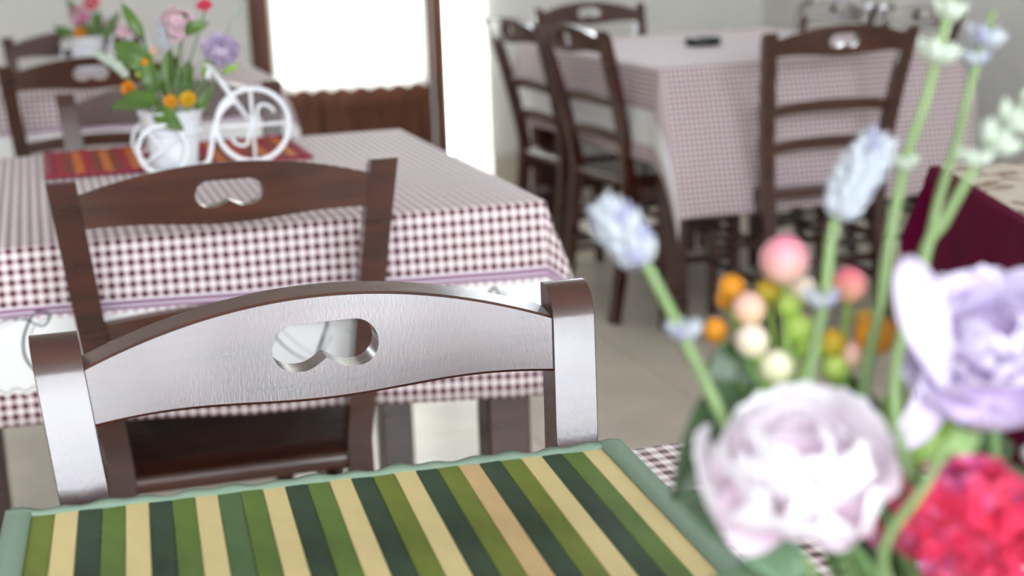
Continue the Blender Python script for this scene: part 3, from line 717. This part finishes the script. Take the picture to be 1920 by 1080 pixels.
# --- bouquet on the near table (out of focus, right foreground)
pc = Vector((.325, .475, .7545)); planter(pc, -.08, 'white bicycle planter under the foreground bouquet at right')
pb = lambda dx=0, dy=0: pc+Vector((dx, dy, .09))
peony(pb(-.005,-.01), at(1502, 838, .59), .0335, TOC*.6+UPV*.85-RT*.1, 'white', 'large white and pink peony in the foreground bouquet', 20, 1.0)
P2 = peony(pb(.02,.0), at(1862, 612, .615), .035, TOC*.7+UPV*.6-RT*.2, 'lilac', 'large pale lilac peony at the right edge of the picture', 30, 1.2)
for b0, t0, w0, nr in ((at(1700, 480, .60), at(1775, 735, .59), .019, TOC-RT*.3), (at(1770, 640, .64), at(1665, 860, .62), .024, TOC+RT*.6)):
    V, F = leafVF(b0-P2.location, t0-P2.location, w0, nr, .12); uvs = [(.5, .75)]*len(V); o = mesh('petal', V, F, PM['lilac'].materials[0], P2, uv=uvs); o.modifiers.new('thick', 'SOLIDIFY').thickness = .0006
cluster(pb(.03,-.02), at(1815, 985, .60), .020, TOC*.9+UPV*.5, ['coral', 'hot', 'coral', 'red'], 26, .0145, 'coral red and pink flower cluster at the bottom right')
cluster(pb(.01,.03), at(1665, 960, .66), .015, UPV+TOC*.4, ['red', 'red', 'hot'], 26, .0075, 'crimson flower cluster between the white peony and the coral cluster')
Z = .66
jb = at(1470, 760, Z)
budspray(pb(-.02,.02), jb, [(at(1472,488,Z), .0108, 'pink'), (at(1505,545,Z+.01), .0065, 'pale'), (at(1440,548,Z+.015), .0060, 'mustard'), (at(1405,580,Z), .0075, 'peach')], 'rosebud spray topped by the largest pink bud')
budspray(pb(-.02,.01), at(1465, 770, Z-.01), [(at(1410,640,Z-.01), .0073, 'pale'), (at(1456,690,Z-.01), .0075, 'cream'), (at(1500,620,Z), .0070, 'lime'), (at(1480,575,Z), .0055, 'lime'), (at(1520,650,Z), .0068, 'lime')], 'spray of cream and lime green buds above the white peony')
budspray(pb(0,.02), at(1570, 760, Z+.01), [(at(1592,535,Z), .0078, 'rose'), (at(1597,665,Z), .0058, 'peach'), (at(1560,645,Z), .0065, 'mustard'), (at(1565,690,Z), .006, 'lime')], 'rosebud spray with one deep rose bud right of the tall lavender stem')
budspray(pb(-.03,.02), at(1440, 780, Z+.01), [(at(1372,540,Z+.02), .0062, 'orange'), (at(1342,620,Z+.01), .0056, 'orange'), (at(1362,560,Z+.025), .005, 'orange')], 'spray of orange buds at the left of the rosebuds')
budspray(pb(.01,.02), at(1620, 770, Z), [(at(1640,628,Z), .0092, 'orange'), (at(1622,600,Z+.01), .005, 'mustard')], 'single large orange bud beside the lilac peony')
Z = .62
lavender(pb(-.03,0), [at(1420,930,Z), at(1362,800,Z), at(1290,650,Z), at(1222,515,Z)], [at(1178,448,Z), at(1135,395,Z)], 'lavender sprig leaning left over the floor', .0030, .0082, [at(1282,635,Z)], .0050)
lavender(pb(-.01,.01), [at(1500,900,Z+.02), at(1515,720,Z+.02), at(1545,560,Z+.02), at(1562,430,Z+.02)], [at(1595,355,Z+.02), at(1655,255,Z+.02)], 'lavender sprig rising behind the rosebuds', .0032, .0082, [at(1540,575,Z+.02)], .0050)
lavender(pb(.01,.02), [at(1620,850,Z+.03), at(1652,560,Z+.03), at(1692,325,Z+.03), at(1735,190,Z+.03)], [at(1765,75,Z+.03), at(1790,-20,Z+.03)], 'tall pale lavender sprig reaching the top of the picture', .0030, .0072, [at(1694,318,Z+.03)], .018, FL_G)
lavender(pb(.02,.01), [at(1680,800,Z), at(1730,490,Z), at(1770,415,Z), at(1825,318,Z)], [at(1870,262,Z), at(1925,200,Z)], 'lavender sprig bending right beside the burgundy cloth', .0028, .0078, [at(1828,312,Z)], .011, FL_G)
lavender(pb(.015,.02), [at(1690,800,Z+.05), at(1745,440,Z+.05), at(1795,260,Z+.05), at(1822,150,Z+.05)], [at(1835,110,Z+.05), at(1862,20,Z+.05)], 'pale lavender sprig crossing behind the tallest one', .0028, .0070, [at(1828,122,Z+.05)], .016, None)
leafspray(pb(-.03,-.01), [(at(1390,720,.64), at(1262,935,.62), .026, TOC), (at(1385,640,.66), at(1340,800,.66), .022, TOC)], 'dark green leaves left of the white peony', MLEAFD)
leafspray(pb(-.03,-.02), [(at(1500,1090,.60), at(1255,925,.64), .030, UPV+TOC*.4), (at(1560,1120,.60), at(1330,1090,.60), .030, UPV)], 'sage green leaves lying over the edge of the placemat', MLEAFS)
leafspray(pb(.03,.02), [(at(1740,880,.66), at(1900,830,.68), .030, TOC+UPV), (at(1780,930,.66), at(1960,920,.68), .028, TOC+UPV)], 'dark green leaves above the coral cluster', MLEAFD)
leafspray(pb(.01,.01), [(at(1720,880,.64), at(1775,745,.65), .016, TOC), (at(1690,860,.66), at(1660,740,.67), .014, TOC)], 'bright green leaves under the lilac peony', MLEAFL)
leafspray(pb(0,.03), [(at(1560,1040,.66), at(1600,900,.67), .03, TOC), (at(1690,1090,.66), at(1600,980,.66), .03, TOC), (at(1500,860,.69), at(1380,740,.70), .03, TOC), (at(1600,860,.69), at(1590,700,.70), .028, TOC)], 'dark green leaves behind the white peony', MLEAFD)
s0 = thing('flower_stem', 'bare bright green stem crossing in front of the coral cluster', 'stem', pb(.005,-.03)); b_ = pb(.005,-.03)
tube('stalk', smoothpts([Vector((0,0,0)), at(1660,1080,.575)-b_, at(1735,910,.565)-b_, at(1798,806,.578)-b_]), .0020, MSTEM, s0)
V, F = leafVF(at(1775,842,.572)-b_, at(1838,818,.585)-b_, .008, TOC, .1); mesh('leaf_tip', V, F, MSTEM, s0)
# --- bouquet on the middle table
p2 = Vector((.205, 2.60, .7595)); planter(p2, .0, 'white bicycle planter on the red striped placemat')
q2 = lambda dx=0, dy=0: p2+Vector((dx, dy, .09))
Z = 2.56
peony(q2(.02,0), at(415, 88, Z), .030, TOC+UPV*.5+RT*.3, 'lilac2', 'mauve peony at the right of the middle bouquet', 26, 1.1)
cluster(q2(.0,0), at(335, 48, Z), .028, TOC+UPV*.8, ['pale'], 48, .010, 'pale pink flower head at the top of the middle bouquet', 'pink_flower_head')
cluster(q2(.005,.01), at(383, 12, Z+.02), .011, UPV+TOC*.3, ['coral', 'red'], 12, .006, 'small coral flowers at the top of the middle bouquet', 'coral_flower_head')
cluster(q2(-.01,.01), at(235, 62, Z+.03), .013, UPV+TOC*.3, ['pale'], 14, .007, 'small pale pink flowers at the left of the middle bouquet', 'pink_flower_head')
marigold(q2(-.02,-.01), at(236, 165, Z-.03), .014, TOC-RT*.3, ['orange'], 'orange marigold low at the left of the middle bouquet')
marigold(q2(.0,-.02), at(318, 190, Z-.05), .013, TOC, ['orange', 'gold'], 'orange and yellow marigold above the white pot')
marigold(q2(.01,-.02), at(350, 183, Z-.05), .015, TOC+UPV*.3, ['gold'], 'golden yellow marigold above the rim of the white pot')
budspray(q2(-.01,0), at(280, 170, Z), [(at(272,118,Z-.01), .008, 'orange'), (at(288,96,Z-.01), .008, 'peach'), (at(260,140,Z), .006, 'lime')], 'orange and peach buds in the middle bouquet')
lavender(q2(-.02,-.01), [at(270,190,Z-.02), at(242,148,Z-.02)], [at(215,120,Z-.02), at(180,102,Z-.02)], 'pale lavender sprig leaning left in the middle bouquet', .0015, .0075, (), .006, FL_G)
lavender(q2(0,-.01), [at(318,190,Z-.04), at(308,100,Z-.04)], [at(304,75,Z-.04), at(300,42,Z-.04)], 'dark lavender spike at the centre of the middle bouquet', .0015, .006, (), .005)
lavender(q2(.02,.0), [at(390,190,Z+.02), at(430,45,Z+.02)], [at(445,20,Z+.02), at(468,-25,Z+.02)], 'thin lavender sprig right of the mauve peony', .0012, .0045, (), .008, FL_G)
leafspray(q2(-.02,-.01), [(at(300,190,Z-.04), at(208,205,Z-.05), .046, UPV+TOC), (at(290,205,Z-.06), at(345,245,Z-.075), .034, TOC)], 'broad dark leaves drooping over the white pot', MLEAF)
leafspray(q2(-.01,.0), [(at(285,125,Z), at(212,80,Z), .045, TOC), (at(290,175,Z-.01), at(275,105,Z-.01), .030, TOC), (at(270,70,Z), at(228,5,Z), .020, TOC)], 'green leaves at the upper left of the middle bouquet', MLEAF)
leafspray(q2(.01,.01), [(at(345,60,Z-.02), at(392,42,Z-.02), .022, TOC), (at(340,30,Z), at(370,60,Z-.02), .02, TOC), (at(372,215,Z), at(395,160,Z), .02, TOC), (at(350,190,Z+.03), at(355,110,Z+.03), .026, TOC), (at(310,180,Z+.03), at(320,90,Z+.03), .028, TOC)], 'green leaves at the centre of the middle bouquet', MLEAF)
leafspray(q2(.02,.0), [(at(420,135,Z), at(450,122,Z), .012, TOC), (at(385,150,Z+.02), at(395,100,Z+.02), .018, TOC)], 'small bright leaves under the mauve peony', MLEAFL)
# --- bouquet on the far left table
zt = Vector((0,0,0)); d3 = 4.45
import mathutils
ry = (at(168, 130, 1)-CAM); p3 = CAM + ry*((.7545-CAMH)/ry.z); p3.z = .7545; d3 = (p3-CAM).dot(FWD)
planter(p3, .3, 'white bicycle planter far left behind the dark chairs')
q3 = p3+Vector((0,0,.09))
cluster(q3, at(148, 32, d3), .030, TOC+UPV*.5, ['pale', 'hot'], 30, .011, 'pink flower head in the far left bouquet', 'pink_flower_head')
cluster(q3, at(172, 6, d3), .024, TOC+UPV, ['coral', 'red'], 18, .010, 'coral red flowers at the top of the far left bouquet', 'coral_flower_head')
peony(q3, at(207, 48, d3), .024, TOC+UPV*.4, 'pink', 'soft pink peony at the right of the far left bouquet', 22, 1.1)
marigold(q3, at(148, 62, d3-.03), .022, TOC, ['orange'], 'orange marigold in the far left bouquet')
leafspray(q3, [(at(150,75,d3), at(100,50,d3), .035, TOC), (at(165,60,d3), at(125,-5,d3), .03, TOC), (at(180,70,d3+.02), at(185,20,d3+.02), .045, TOC), (at(160,75,d3+.02), at(150,30,d3+.02), .045, TOC), (at(195,75,d3), at(225,20,d3), .03, TOC)], 'green leaves of the far left bouquet', MLEAF)
